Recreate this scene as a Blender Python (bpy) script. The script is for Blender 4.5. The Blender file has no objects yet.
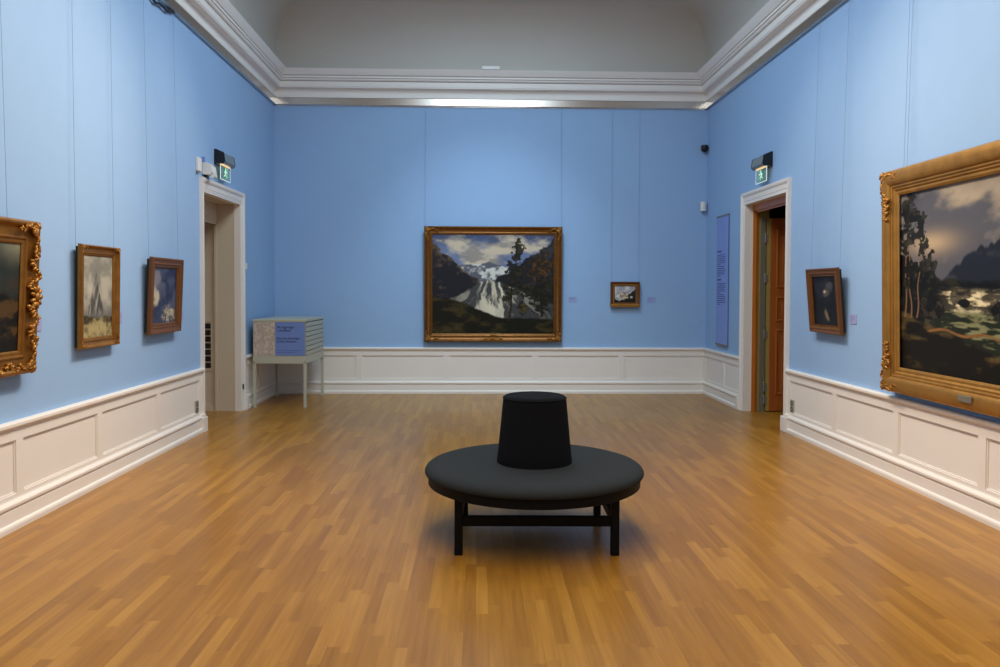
import bpy, bmesh, math, random
import numpy as np
from mathutils import Vector, Matrix, Euler
random.seed(7)
PI = math.pi
C = bpy.context.scene.collection
XL, XR, YB, YF = -3.27, 3.755, 12.70, -4.0      # room walls (inner faces)
ZW = 4.634                                       # top of the blue wall
EYE = 1.69

# ------------------------------------------------------------------ materials
def lin(c):
    if isinstance(c, str):
        c = [int(c[i:i+2], 16)/255 for i in (0, 2, 4)]
    return tuple(((x/12.92) if x <= .04045 else ((x+.055)/1.055)**2.4) for x in c) + (1,)

def mat(name, col, rough=.5, metal=0., var=.08, scale=20., bump=0., bscale=200., stretch=None, spec=.5, coat=0., sheen=0.):
    m = bpy.data.materials.new(name); m.use_nodes = True
    nt = m.node_tree; N = nt.nodes; L = nt.links
    b = N['Principled BSDF']
    b.inputs['Roughness'].default_value = rough; b.inputs['Metallic'].default_value = metal
    b.inputs['Specular IOR Level'].default_value = spec
    if coat: b.inputs['Coat Weight'].default_value = coat; b.inputs['Coat Roughness'].default_value = .15
    if sheen: b.inputs['Sheen Weight'].default_value = sheen; b.inputs['Sheen Roughness'].default_value = .5
    tc = N.new('ShaderNodeTexCoord'); mp = N.new('ShaderNodeMapping')
    if stretch: mp.inputs['Scale'].default_value = stretch
    L.new(tc.outputs['Object'], mp.inputs['Vector'])
    nz = N.new('ShaderNodeTexNoise'); nz.inputs['Scale'].default_value = scale; nz.inputs['Detail'].default_value = 4
    L.new(mp.outputs['Vector'], nz.inputs['Vector'])
    mx = N.new('ShaderNodeMix'); mx.data_type = 'RGBA'
    c = lin(col)
    mx.inputs[6].default_value = tuple(x*(1-var) for x in c[:3]) + (1,)
    mx.inputs[7].default_value = tuple(min(1, x*(1+var)) for x in c[:3]) + (1,)
    L.new(nz.outputs['Fac'], mx.inputs[0]); L.new(mx.outputs[2], b.inputs['Base Color'])
    if bump:
        n2 = N.new('ShaderNodeTexNoise'); n2.inputs['Scale'].default_value = bscale; n2.inputs['Detail'].default_value = 3
        L.new(mp.outputs['Vector'], n2.inputs['Vector'])
        bp = N.new('ShaderNodeBump'); bp.inputs['Strength'].default_value = bump; bp.inputs['Distance'].default_value = .004
        L.new(n2.outputs['Fac'], bp.inputs['Height']); L.new(bp.outputs['Normal'], b.inputs['Normal'])
    return m

def emis(name, col, s):
    m = bpy.data.materials.new(name); m.use_nodes = True
    b = m.node_tree.nodes['Principled BSDF']
    b.inputs['Base Color'].default_value = lin(col); b.inputs['Emission Color'].default_value = lin(col)
    b.inputs['Emission Strength'].default_value = s
    return m

M = {}
M['wall'] = mat('blue_wall_fabric', (.578, .708, .865), .75, var=.03, scale=6, bump=.12, bscale=600, spec=.3)
M['white'] = mat('warm_white_paint', (.915, .89, .865), .38, var=.02, scale=3, bump=.03, bscale=60)
M['cornice'] = mat('cornice_plaster', (.92, .905, .89), .5, var=.03, scale=4)
M['cove'] = mat('cove_plaster', (.78, .765, .74), .8, var=.04, scale=1.2)
M['shadedwhite'] = mat('white_paint_in_shade', (.80, .74, .66), .4, var=.03, scale=3)  # the white paint again, with the passage's dim shading put into its colour
M['steel'] = mat('brushed_aluminium', (.80, .79, .78), .22, 1., var=.04, scale=8)
M['gold'] = mat('old_gilding', (.60, .41, .17), .40, .7, var=.45, scale=14, bump=.35, bscale=60)
M['golddark'] = mat('dark_gilding', (.48, .31, .13), .38, .65, var=.45, scale=16, bump=.3, bscale=70)
M['goldpale'] = mat('pale_gilding', (.66, .48, .22), .42, .6, var=.4, scale=9, bump=.35, bscale=50)
M['brownframe'] = mat('brown_stained_frame', (.44, .27, .12), .4, .25, var=.3, scale=20, bump=.2, bscale=80, stretch=(1, 1, .2))
M['orn'] = mat('bright_gilt_ornament', (.62, .43, .18), .45, .6, var=.4, scale=40, bump=.4, bscale=120)
M['black'] = mat('black_lacquer_wood', (.03, .03, .034), .6, spec=.15, var=.2, scale=30, stretch=(1, 1, .1))
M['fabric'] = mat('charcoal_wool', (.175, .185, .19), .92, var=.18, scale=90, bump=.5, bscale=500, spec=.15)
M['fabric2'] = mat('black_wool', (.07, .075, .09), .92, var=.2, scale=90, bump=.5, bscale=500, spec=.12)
M['plastic'] = mat('white_plastic', (.88, .88, .87), .35, var=.01)
M['darkplastic'] = mat('black_plastic', (.05, .05, .055), .35, var=.1)
M['glossdark'] = mat('enamel_with_reflection', (.46, .49, .46), .15, var=.1, coat=.5)  # glossy black housing, its grey-green reflection put into the base colour
M['caption'] = mat('lilac_caption_card', (.60, .62, .80), .7, var=.02)
M['captionback'] = mat('lilac_caption_card_pale', (.56, .64, .82), .7, var=.02)
M['inkcap'] = mat('faint_ink', (.46, .48, .68), .8, var=.02)
M['ink'] = mat('dark_ink', (.12, .12, .25), .8, var=.02)
M['inkpale'] = mat('pale_ink', (.28, .28, .50), .8, var=.02)
M['banner'] = mat('periwinkle_panel', (.52, .61, .86), .6, var=.02)
M['cab'] = mat('grey_green_enamel', (.72, .72, .65), .4, var=.03, scale=6)
M['gap'] = mat('dark_gap', (.06, .06, .06), .7, var=.05)
M['signblue'] = mat('violet_blue_print', (.43, .53, .78), .55, var=.03)
M['orange'] = mat('varnished_pine', (.72, .43, .17), .32, var=.25, scale=5, stretch=(6, 6, .4), coat=.3)
M['brown'] = mat('varnished_brown_door', (.64, .35, .15), .3, var=.25, scale=5, stretch=(6, 6, .4), coat=.4)
M['olive'] = mat('olive_edge_paint', (.62, .54, .30), .45, var=.1)
M['grey'] = mat('grey_steel', (.50, .48, .44), .45, .3, var=.1)
M['wire'] = mat('blue_grey_picture_wire', (.50, .60, .74), .6)
M['rebate'] = mat('blackened_frame_side', (.10, .075, .05), .6)
M['cable'] = mat('dark_cable', (.05, .07, .12), .5)
M['dim'] = mat('dark_room_shade', (.30, .25, .20), .8)  # darkness of the adjacent room put into the wall colour
M['socket'] = mat('grey_socket_plate', (.66, .65, .61), .45, .2)
M['green'] = emis('green_exit_glow', (.10, .55, .34), .25)
M['whiteglow'] = emis('white_exit_glow', (.86, .95, .9), .5)
M['lampglow'] = emis('warm_lamp_slit', (1., .82, .6), .9)
def glassmat():
    m = bpy.data.materials.new('acrylic_pane'); m.use_nodes = True
    b = m.node_tree.nodes['Principled BSDF']
    b.inputs['Base Color'].default_value = (.80, .92, .90, 1); b.inputs['Roughness'].default_value = .08
    b.inputs['Transmission Weight'].default_value = .85; b.inputs['IOR'].default_value = 1.3
    return m
M['glass'] = glassmat()

def floor_mat():
    m = bpy.data.materials.new('oak_strip_parquet'); m.use_nodes = True
    nt = m.node_tree; N = nt.nodes; L = nt.links; b = N['Principled BSDF']
    def math_(op, a, c=None):
        n = N.new('ShaderNodeMath'); n.operation = op
        for i, v in enumerate((a, c)):
            if v is None: continue
            if isinstance(v, (int, float)): n.inputs[i].default_value = v
            else: L.new(v, n.inputs[i])
        return n.outputs[0]
    tc = N.new('ShaderNodeTexCoord'); sp = N.new('ShaderNodeSeparateXYZ'); L.new(tc.outputs['Object'], sp.inputs[0])
    sw, sl = .064, .70
    xi = math_('DIVIDE', sp.outputs[0], sw); row = math_('FLOOR', xi)
    wn = N.new('ShaderNodeTexWhiteNoise'); wn.noise_dimensions = '1D'; L.new(row, wn.inputs['W'])
    yo = math_('ADD', math_('DIVIDE', sp.outputs[1], sl), math_('MULTIPLY', wn.outputs['Value'], 7.3))
    col = math_('FLOOR', yo)
    cb = N.new('ShaderNodeCombineXYZ'); L.new(row, cb.inputs[0]); L.new(col, cb.inputs[1])
    w2 = N.new('ShaderNodeTexWhiteNoise'); w2.noise_dimensions = '2D'; L.new(cb.outputs[0], w2.inputs['Vector'])
    mp = N.new('ShaderNodeMapping'); mp.inputs['Scale'].default_value = (38, 1.6, 1); L.new(tc.outputs['Object'], mp.inputs[0])
    ad = N.new('ShaderNodeVectorMath'); ad.operation = 'ADD'; L.new(mp.outputs[0], ad.inputs[0])
    sc = N.new('ShaderNodeVectorMath'); sc.operation = 'SCALE'; sc.inputs[3].default_value = 30; L.new(w2.outputs['Color'], sc.inputs[0]); L.new(sc.outputs[0], ad.inputs[1])
    gr = N.new('ShaderNodeTexNoise'); gr.inputs['Scale'].default_value = 1.; gr.inputs['Detail'].default_value = 5; L.new(ad.outputs[0], gr.inputs['Vector'])
    bl = N.new('ShaderNodeTexNoise'); bl.inputs['Scale'].default_value = .9; bl.inputs['Detail'].default_value = 2; L.new(tc.outputs['Object'], bl.inputs['Vector'])
    f = math_('ADD', math_('ADD', math_('MULTIPLY', math_('SUBTRACT', w2.outputs['Value'], .5), .40), .5), math_('ADD', math_('MULTIPLY', math_('SUBTRACT', gr.outputs['Fac'], .5), .75), math_('MULTIPLY', math_('SUBTRACT', bl.outputs['Fac'], .5), .40)))
    cr = N.new('ShaderNodeValToRGB'); L.new(f, cr.inputs[0])
    e = cr.color_ramp.elements
    e[0].position = .12; e[0].color = lin((.53, .345, .105)); e[1].position = .88; e[1].color = lin((.71, .51, .20))
    k = e.new(.5); k.color = lin((.62, .425, .14))
    # fine joints between strips
    fx = math_('FRACT', xi); jx = math_('LESS_THAN', fx, .02)
    jy = math_('LESS_THAN', math_('FRACT', yo), .004)
    j = math_('MULTIPLY', math_('MAXIMUM', jx, jy), .22)
    mx = N.new('ShaderNodeMix'); mx.data_type = 'RGBA'; L.new(j, mx.inputs[0]); L.new(cr.outputs[0], mx.inputs[6]); mx.inputs[7].default_value = lin((.30, .17, .07))
    L.new(mx.outputs[2], b.inputs['Base Color'])
    rr = math_('ADD', math_('MULTIPLY', bl.outputs['Fac'], .12), .25); L.new(rr, b.inputs['Roughness'])
    b.inputs['Specular IOR Level'].default_value = .45
    bp = N.new('ShaderNodeBump'); bp.inputs['Strength'].default_value = .10; bp.inputs['Distance'].default_value = .002
    L.new(f, bp.inputs['Height']); L.new(bp.outputs[0], b.inputs['Normal'])
    return m
M['floor'] = floor_mat()

def paint_mat():
    m = bpy.data.materials.new('oil_paint_canvas'); m.use_nodes = True
    nt = m.node_tree; N = nt.nodes; L = nt.links; b = N['Principled BSDF']
    a = N.new('ShaderNodeVertexColor'); a.layer_name = 'Col'; L.new(a.outputs[0], b.inputs['Base Color'])
    b.inputs['Roughness'].default_value = .42; b.inputs['Specular IOR Level'].default_value = .25
    tc = N.new('ShaderNodeTexCoord'); n = N.new('ShaderNodeTexNoise'); n.inputs['Scale'].default_value = 160; L.new(tc.outputs['Object'], n.inputs['Vector'])
    bp = N.new('ShaderNodeBump'); bp.inputs['Strength'].default_value = .15; bp.inputs['Distance'].default_value = .002
    L.new(n.outputs['Fac'], bp.inputs['Height']); L.new(bp.outputs[0], b.inputs['Normal'])
    return m
M['paint'] = paint_mat()

# ------------------------------------------------------------------ mesh helpers
class MB:
    def __init__(s): s.bm = bmesh.new()
    def box(s, a, b, bev=0.):
        a, b = Vector(a), Vector(b)
        v = [s.bm.verts.new((x, y, z)) for x in (a.x, b.x) for y in (a.y, b.y) for z in (a.z, b.z)]
        fs = [s.bm.faces.new([v[i] for i in q]) for q in ((0, 1, 3, 2), (4, 6, 7, 5), (0, 4, 5, 1), (2, 3, 7, 6), (0, 2, 6, 4), (1, 5, 7, 3))]
        if bev:
            es = list({e for f in fs for e in f.edges})
            bmesh.ops.bevel(s.bm, geom=es, offset=bev, segments=2, affect='EDGES', profile=.5)
        return s
    def tube(s, pts, r, n=8):
        rings = []
        pts = [Vector(p) for p in pts]
        for i, p in enumerate(pts):
            d = (pts[min(i+1, len(pts)-1)] - pts[max(i-1, 0)]).normalized()
            u = d.orthogonal().normalized() if i == 0 else (rings_u - d*rings_u.dot(d)).normalized()
            rings_u = u; w = d.cross(u)
            rr = r[i] if isinstance(r, (list, tuple)) else r
            rings.append([s.bm.verts.new(p + (u*math.cos(2*PI*k/n) + w*math.sin(2*PI*k/n))*rr) for k in range(n)])
        for a, b in zip(rings, rings[1:]):
            for k in range(n): s.bm.faces.new((a[k], a[(k+1) % n], b[(k+1) % n], b[k]))
        s.bm.faces.new(rings[0][::-1]); s.bm.faces.new(rings[-1])
        return s
    def lathe(s, prof, n=64, c=(0, 0, 0)):
        rings = []
        for r, z in prof:
            if r < 1e-6: rings.append([s.bm.verts.new((c[0], c[1], c[2]+z))])
            else: rings.append([s.bm.verts.new((c[0]+r*math.cos(2*PI*k/n), c[1]+r*math.sin(2*PI*k/n), c[2]+z)) for k in range(n)])
        for a, b in zip(rings, rings[1:]):
            for k in range(n):
                k2 = (k+1) % n
                if len(a) == 1 and len(b) == 1: continue
                if len(a) == 1: s.bm.faces.new((a[0], b[k], b[k2]))
                elif len(b) == 1: s.bm.faces.new((a[k], a[k2], b[0]))
                else: s.bm.faces.new((a[k], a[k2], b[k2], b[k]))
        return s
    def blob(s, c, r, rot=0., n=10, m=7):
        # ellipsoid, rotated in the x-z plane
        cs, sn = math.cos(rot), math.sin(rot); rings = []
        for i in range(m+1):
            t = PI*i/m; row = []
            for k in range(n if 0 < i < m else 1):
                a = 2*PI*k/n
                x, z, y = r[0]*math.sin(t)*math.cos(a), r[2]*math.cos(t), r[1]*math.sin(t)*math.sin(a)
                row.append(s.bm.verts.new((c[0]+cs*x-sn*z, c[1]+y, c[2]+sn*x+cs*z)))
            rings.append(row)
        for a, b in zip(rings, rings[1:]):
            for k in range(n):
                k2 = (k+1) % n
                if len(a) == 1: s.bm.faces.new((a[0], b[k], b[k2]))
                elif len(b) == 1: s.bm.faces.new((a[k], a[k2], b[0]))
                else: s.bm.faces.new((a[k], a[k2], b[k2], b[k]))
        return s
    def prism(s, poly, vec):
        vec = Vector(vec); poly = [Vector(p) for p in poly]
        a = [s.bm.verts.new(p) for p in poly]; b = [s.bm.verts.new(p+vec) for p in poly]; n = len(a)
        s.bm.faces.new(a[::-1]); s.bm.faces.new(b)
        for i in range(n): s.bm.faces.new((a[i], a[(i+1) % n], b[(i+1) % n], b[i]))
        return s
    def run(s, prof, p0, p1, nrm):
        # closed (out, z) profile carried along p0 -> p1, standing off along nrm
        nrm = Vector(nrm)
        poly = [Vector(p0) + nrm*o + Vector((0, 0, z)) for o, z in prof]
        return s.prism(poly, Vector(p1)-Vector(p0))
    def rectring(s, prof, w, h, closed=True):
        # profile (inward, out) mitred round a w x h rectangle in the x-z plane, bottom at z=0, out = -y
        loops = []
        for d, o in prof:
            loops.append([s.bm.verts.new(p) for p in ((-w/2+d, -o, d), (w/2-d, -o, d), (w/2-d, -o, h-d), (-w/2+d, -o, h-d))])
        n = len(loops)
        for i in range(n if closed else n-1):
            a, b = loops[i], loops[(i+1) % n]
            for k in range(4): s.bm.faces.new((a[k], a[(k+1) % 4], b[(k+1) % 4], b[k]))
        return s
    def build(s, name, m, parent=None, smooth=0., loc=None):
        bmesh.ops.recalc_face_normals(s.bm, faces=s.bm.faces)
        me = bpy.data.meshes.new(name); s.bm.to_mesh(me); s.bm.free()
        me.materials.append(M[m] if isinstance(m, str) else m)
        if smooth:
            me.set_sharp_from_angle(angle=math.radians(smooth))
            me.polygons.foreach_set('use_smooth', [True]*len(me.polygons))
        o = bpy.data.objects.new(name, me); C.objects.link(o)
        if parent: o.parent = parent
        if loc: o.location = loc
        return o

def struct(o): o['kind'] = 'structure'; return o
def thing(name, label, cat, loc=(0, 0, 0), rot=(0, 0, 0), group=None):
    o = bpy.data.objects.new(name, None); C.objects.link(o); o.empty_display_size = .1
    o.location = loc; o.rotation_euler = rot; o['label'] = label; o['category'] = cat
    if group: o['group'] = group
    return o
def tag(o, label, cat, group=None):
    o['label'] = label; o['category'] = cat
    if group: o['group'] = group
    return o

# ------------------------------------------------------------------ room shell
struct(MB().box((-5.2, YF-.2, -.1), (6.2, YB+.2, 0)).build('floor', 'floor'))

DL0, DL1 = 9.42, 10.87       # opening in the wall with the pale passage
DR0, DR1 = 9.37, 10.83      # opening in the wall with the wooden door
DZ = 2.86
ZT = 5.6
struct(MB().box((XL-.335, YF, 0), (XL, DL0, ZT)).box((XL-.335, DL1, 0), (XL, YB, ZT)).box((XL-.335, DL0, DZ), (XL, DL1, ZT)).build('wall_left', 'wall'))
struct(MB().box((XR, YF, 0), (XR+.2, DR0, ZT)).box((XR, DR1, 0), (XR+.2, YB, ZT)).box((XR, DR0, 2.90), (XR+.2, DR1, ZT)).build('wall_right', 'wall'))
struct(MB().box((XL-.335, YB, 0), (XR+.2, YB+.2, ZT)).build('wall_back', 'wall'))
struct(MB().box((XL-.335, YF-.2, 0), (XR+.2, YF, ZT)).build('wall_front', 'wall'))

def ring(prof, closed=False):
    s = MB(); loops = []
    for p, z in prof:
        loops.append([s.bm.verts.new(q) for q in ((XL+p, YF+p, z), (XR-p, YF+p, z), (XR-p, YB-p, z), (XL+p, YB-p, z))])
    n = len(loops)
    for i in range(n if closed else n-1):
        a, b = loops[i], loops[(i+1) % n]
        for k in range(4): s.bm.faces.new((a[k], a[(k+1) % 4], b[(k+1) % 4], b[k]))
    return s
# aluminium picture-hanging channel and plaster cornice round the room
struct(ring([(0.0, ZW+.002), (.010, ZW+.002), (.010, ZW+.012), (.040, ZW+.012), (.045, ZW+.016), (.045, ZW+.118), (.036, ZW+.122), (0, ZW+.122)], True).build('trim_1', 'steel'))
corn = [(0, ZW+.122), (.05, ZW+.122), (.054, ZW+.128), (.054, ZW+.150), (.034, ZW+.155)] + \
       [(.030 + .045*(1-math.cos(t*PI/2)), ZW+.16+.10*math.sin(t*PI/2)) for t in (.25, .5, .75, 1)] + \
       [(.128, ZW+.266), (.128, ZW+.282), (.136, ZW+.284), (.136, ZW+.360), (.120, ZW+.364), (.138, ZW+.372)] + \
       [(.138+.034*math.sin(t*PI/2), ZW+.368+.03*(1-math.cos(t*PI/2))) for t in (.3, .65, 1)] + \
       [(.160, ZW+.405), (.186, ZW+.409), (.186, ZW+.435), (.170, ZW+.439), (.197, ZW+.448)] + \
       [(.202, ZW+.455), (.258, ZW+.530), (.26, ZW+.536), (0, ZW+.536)]
struct(ring(corn, True).build('trim_2', 'cornice', smooth=28))
# plaster cove set back behind the cornice ledge, rising to a flat ceiling with a rooflight
CA, CB_, CN = 1.9, 1.15, 3.4
cove = []
for t in range(37):
    a = t/36*PI/2
    cove.append((.03 + CA*(1-math.cos(a)**(2/CN)), ZW+.53 + CB_*math.sin(a)**(2/CN)))
struct(ring(cove + [(cove[-1][0]+.22, cove[-1][1])]).build('ceiling', 'cove', smooth=35))
ZC = cove[-1][1]; pc = cove[-1][0]+.22
struct(MB().box((XL+pc-.1, YF+pc-.1, ZC+.02), (XR-pc+.1, YB-pc+.1, ZC+.06)).build('ceiling_panel_1', 'plastic'))  # unseen opaque white panel closing the ceiling above the rooflight lamps

# wainscot ------------------------------------------------------------
RAIL = [(0, .685), (.018, .685), (.022, .69), (.022, .70), (.034, .707), (.044, .72), (.05, .723), (.05, .743), (.042, .752), (0, .754)]
MOULD = [(0, .145), (.03, .148), (.045, .157), (.05, .168), (.05, .183), (.04, .195), (.026, .204), (.022, .214), (0, .216)]
BASE = [(0, 0), (.058, 0), (.060, .030), (.056, .044), (.046, .052), (.040, .056), (.040, .142), (.03, .15), (0, .15)]
def wain(sw, sb, p0, p1, n, stiles, ends=True):
    """panelled dado on one run of wall: field, stiles, frame rails, chair rail"""
    p0, p1, n = Vector(p0), Vector(p1), Vector(n)
    L = (p1-p0).length; d = (p1-p0)/L
    def bar(a, b, z0, z1, o):
        q = [p0+d*a, p0+d*b]
        poly = [q[0]+Vector((0, 0, z0)), q[0]+n*o+Vector((0, 0, z0)), q[0]+n*o+Vector((0, 0, z1)), q[0]+Vector((0, 0, z1))]
        sw.prism(poly, q[1]-q[0])
    bar(0, L, .02, .685, .006)
    bar(0, L, .62, .69, .022); bar(0, L, .19, .24, .022)
    for s_ in stiles:
        bar(s_-.045, s_+.045, .22, .65, .0218)
        # bolection fillets either side
    edges = [0] + sorted(stiles) + [L]
    for a, b in zip(edges, edges[1:]):
        a2, b2 = a + (.045 if a > 0 else .03), b - (.045 if b < L else .03)
        for (x0, x1, z0, z1) in ((a2, b2, .24, .252), (a2, b2, .608, .62), (a2, a2+.012, .252, .608), (b2-.012, b2, .252, .608)):
            bar(x0, x1, z0, z1, .014)
    sw.run(RAIL, p0, p1, n); sw.run(MOULD, p0, p1, n)
    sb.run(BASE, p0, p1, n)
CAS = .11
DZR = 2.90
sw, sb = MB(), MB()
wain(sw, sb, (XL, YF, 0), (XL, DL0-CAS, 0), (1, 0, 0), [y-YF for y in (-2.65, -1.48, -.3, .88, 2.06, 3.24, 4.42, 5.62, 6.80, 8.05, 9.26)])
wain(sw, sb, (XL, DL1+CAS, 0), (XL, YB, 0), (1, 0, 0), [.75])
struct(sw.build('trim_3', 'white')); struct(sb.build('baseboard_left', 'white'))
sw, sb = MB(), MB()
wain(sw, sb, (XR, YF, 0), (XR, DR0-CAS, 0), (-1, 0, 0), [y-YF for y in (-2.65, -1.48, -.3, .88, 2.06, 3.24, 4.43, 5.632, 6.823, 8.027, 9.22)])
wain(sw, sb, (XR, DR1+CAS, 0), (XR, YB, 0), (-1, 0, 0), [11.721-DR1-CAS])
struct(sw.build('trim_4', 'white')); struct(sb.build('baseboard_right', 'white'))
sw, sb = MB(), MB()
wain(sw, sb, (XL, YB, 0), (XR, YB, 0), (0, -1, 0), [x-XL for x in (-1.911, -.494, .948, 2.37)])
struct(sw.build('trim_5', 'white')); struct(sb.build('baseboard_back', 'white'))
# end blocks of the near dado runs, a little prouder than the base
s = MB()
for X, n, Y in ((XL, 1, DL0-CAS), (XR, -1, DR0-CAS)):
    s.box((X, Y-.10, 0), (X+n*.075, Y+(.03 if n > 0 else .07), .18), .006).box((X, Y-.085, .18), (X+n*.06, Y+.012, .212), .006)
for X, n, Y in ((XL, 1, DL1+CAS), (XR, -1, DR1+CAS)):
    s.box((X, Y-.02, 0), (X+n*.07, Y+.05, .18), .006).box((X, Y-.01, .18), (X+n*.06, Y+.04, .212), .006)
struct(s.build('trim_6', 'white'))

# door casings ---------------------------------------------------------
def casing(X, n, y0, y1, DZ, parent):
    w = .15; q_ = CAS/w
    # profile across the casing: (distance outward from the opening, standing off the wall)
    prof = [(0, 0), (0, .012), (.012, .016), (.03, .016), (.036, .021), (.085, .022), (.095, .026), (.108, .036), (.125, .041), (w, .042), (w, 0)]
    s = MB(); loops = []
    for d, o in prof:
        loops.append([s.bm.verts.new(p) for p in ((X+n*o, y0-d*q_, 0), (X+n*o, y0-d*q_, DZ+d), (X+n*o, y1+d*q_, DZ+d), (X+n*o, y1+d*q_, 0))])
    k = len(loops)
    for i in range(k):
        a, b = loops[i], loops[(i+1) % k]
        for q in range(3): s.bm.faces.new((a[q], a[q+1], b[q+1], b[q]))
    s.bm.faces.new([l[0] for l in loops]); s.bm.faces.new([l[3] for l in loops][::-1])
    return s.build('casing', 'white', parent)

# passage on the left: deep pale lining, then a lower inner opening with panelled cheek
d1 = bpy.data.objects.new('door_1', None); C.objects.link(d1); d1.location = (XL, DL0, 0); struct(d1)
def ch(o, par):   # keep world placement under a parent Empty that carries only a location
    o.parent = par; o.location = -Vector(par.location); return o
ch(casing(XL, 1, DL0, DL1, DZ, None), d1)
LD = .312        # depth of the plain lining
s = MB()
s.box((XL-.075, DL1-.014, 0), (XL+.012, DL1+.02, DZ)).box((XL-.075, DL0-.02, 0), (XL+.012, DL0+.014, DZ)).box((XL-.075, DL0, DZ-.014), (XL+.012, DL1, DZ+.02))
ch(s.build('casing_return', 'white'), d1)
s = MB()
s.box((XL-LD, DL1-.010, 0), (XL-.07, DL1+.02, DZ)).box((XL-LD, DL0-.02, 0), (XL-.07, DL0+.010, DZ)).box((XL-LD, DL0, DZ-.010), (XL-.07, DL1, DZ+.02))
ch(s.build('lining', 'shadedwhite'), d1)  # same white as the return, its shade carried by the colour
s = MB()
s.box((XL-.345, DL1-.022, 0), (XL-LD, DL1+.06, 2.60)).box((XL-.345, DL0-.02, 0), (XL-LD, DL0+.03, 2.60)).box((XL-.345, DL0-.02, 2.575), (XL-LD, DL1+.06, DZ+.03))
ch(s.build('inner_frame', 'shadedwhite'), d1)
s = MB()
s.box((XL-1.2, DL1+.03, 0), (XL-.345, DL1+.06, 2.8))
for a, b, z0, z1 in ((XL-.385, XL-.345, .09, 2.8), (XL-1.2, XL-1.05, .2, 2.8)):
    s.box((a, DL1+.016, z0), (b, DL1+.031, z1))
s.box((XL-1.2, DL1-.005, 0), (XL-.345, DL1+.03, .05)); s.box((XL-1.2, DL1+.005, .05), (XL-.345, DL1+.03, .09), .004)
ch(s.build('cheek_panel', 'shadedwhite'), d1)
vg = MB().rectring([(0, 0), (0, .012), (.03, .012), (.034, .004), (.034, 0)], .16, .71).build('vent_frame', 'shadedwhite', d1)
vg.location = Vector((XL-.46, DL1+.03, .555))-d1.location
s = MB()
for i in range(7): s.box((XL-.506, DL1+.018, .595+i*.091), (XL-.414, DL1+.032, .595+i*.091+.07))
ch(s.build('vent_slots', 'gap'), d1)
ch(MB().box((XL+.02, DL1+.02, .30), (XL+.036, DL1+.045, .37), .003).build('latch', 'gap'), d1)
struct(MB().box((XL-1.3, DL0-.1, 0), (XL-1.2, DL1+.12, 2.9)).box((XL-1.25, DL1+.06, 0), (XL-.335, DL1+.12, 2.9)).box((XL-1.25, DL0-.08, 0), (XL-.335, DL0-.02, 2.9)).box((XL-1.25, DL0-.05, 2.78), (XL-.335, DL1+.1, 2.86)).build('wall_passage', 'shadedwhite'))

# door on the right: white lining, pine frame, open brown panelled leaf
d2 = bpy.data.objects.new('door_2', None); C.objects.link(d2); d2.location = (XR, DR0, 0); struct(d2)
ch(casing(XR, -1, DR0, DR1, DZR, None), d2)
s = MB()
s.box((XR-.018, DR1-.012, 0), (XR+.095, DR1+.02, DZR)).box((XR-.018, DR0-.02, 0), (XR+.095, DR0+.012, DZR)).box((XR-.018, DR0, DZR-.012), (XR+.095, DR1, DZR+.02))
ch(s.build('lining', 'white'), d2)
s = MB()
s.box((XR+.095, DR1-.03, 0), (XR+.17, DR1+.05, DZR), .004).box((XR+.095, DR0-.05, 0), (XR+.20, DR0+.03, DZR), .004).box((XR+.095, DR0, DZR-.10), (XR+.17, DR1, DZR+.03), .004)
s.box((XR+.125, DR1-.05, 0), (XR+.14, DR1, DZR-.1)).box((XR+.125, DR0, DZR-.125), (XR+.14, DR1, DZR-.08))
ch(s.build('door_frame', 'orange'), d2)
LX0, LX1, LY = XR+.325, XR+1.10, DR1-.07
leaf = MB()
leaf.box((LX0, LY, .012), (LX1, LY+.045, 2.70), .003)
lf = ch(leaf.build('door_leaf', 'brown'), d2)
s = MB()
for z0, z1 in ((.236, 1.155), (1.265, 1.61), (1.73, 2.55)):
    w = LX1-.10-(LX0+.085)
    q = MB()
    rr = [(0, 0), (.006, .012), (.02, .014), (.028, .006), (.04, -.008), (.05, -.008), (.10, .006), (.10, 0)]
    loops = []
    for d_, o_ in rr:
        loops.append([s.bm.verts.new(p) for p in ((LX0+.085+d_, LY-o_, z0+d_), (LX1-.10-d_, LY-o_, z0+d_), (LX1-.10-d_, LY-o_, z1-d_), (LX0+.085+d_, LY-o_, z1-d_))])
    for a, b in zip(loops, loops[1:]):
        for k in range(4): s.bm.faces.new((a[k], a[(k+1) % 4], b[(k+1) % 4], b[k]))
    s.bm.faces.new(loops[-2])
    q.bm.free()
ch(s.build('door_panel', 'brown'), d2)
ch(MB().box((LX0-.042, LY+.004, .012), (LX0, LY+.05, 2.70)).build('leaf_edge', 'olive'), d2)
ch(MB().box((LX0-.12, LY+.02, .0), (LX0-.06, LY+.05, 2.70)).build('hinge_strip', 'grey'), d2)
ch(MB().box((XR+.17, LY+.055, 0), (LX0, LY+.08, 2.85)).build('frame_rebate', 'olive'), d2)
for z in (.16, .34, 1.08, 1.86, 2.42):
    h = MB().tube([(LX0-.068, LY+.01, z-.06), (LX0-.068, LY+.01, z+.06)], .012, 10).tube([(LX0-.068, LY+.01, z+.06), (LX0-.068, LY+.01, z+.078)], [.014, .005], 10)
    h.box((LX0-.06, LY+.0, z-.05), (LX0-.03, LY+.006, z+.05))
    ch(h.build('hinge', 'grey', smooth=30), d2)
struct(MB().box((XR+2.3, 6.8, 0), (XR+2.4, 12.6, 3.1)).box((XR+.2, DR1+.6, 0), (XR+2.35, DR1+.7, 3.1)).box((XR+.2, 7.0, 0), (XR+2.35, 7.1, 3.1)).box((XR+.2, 7.0, 3.0), (XR+2.35, 12.5, 3.1)).build('wall_adjacent', 'dim'))

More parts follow.
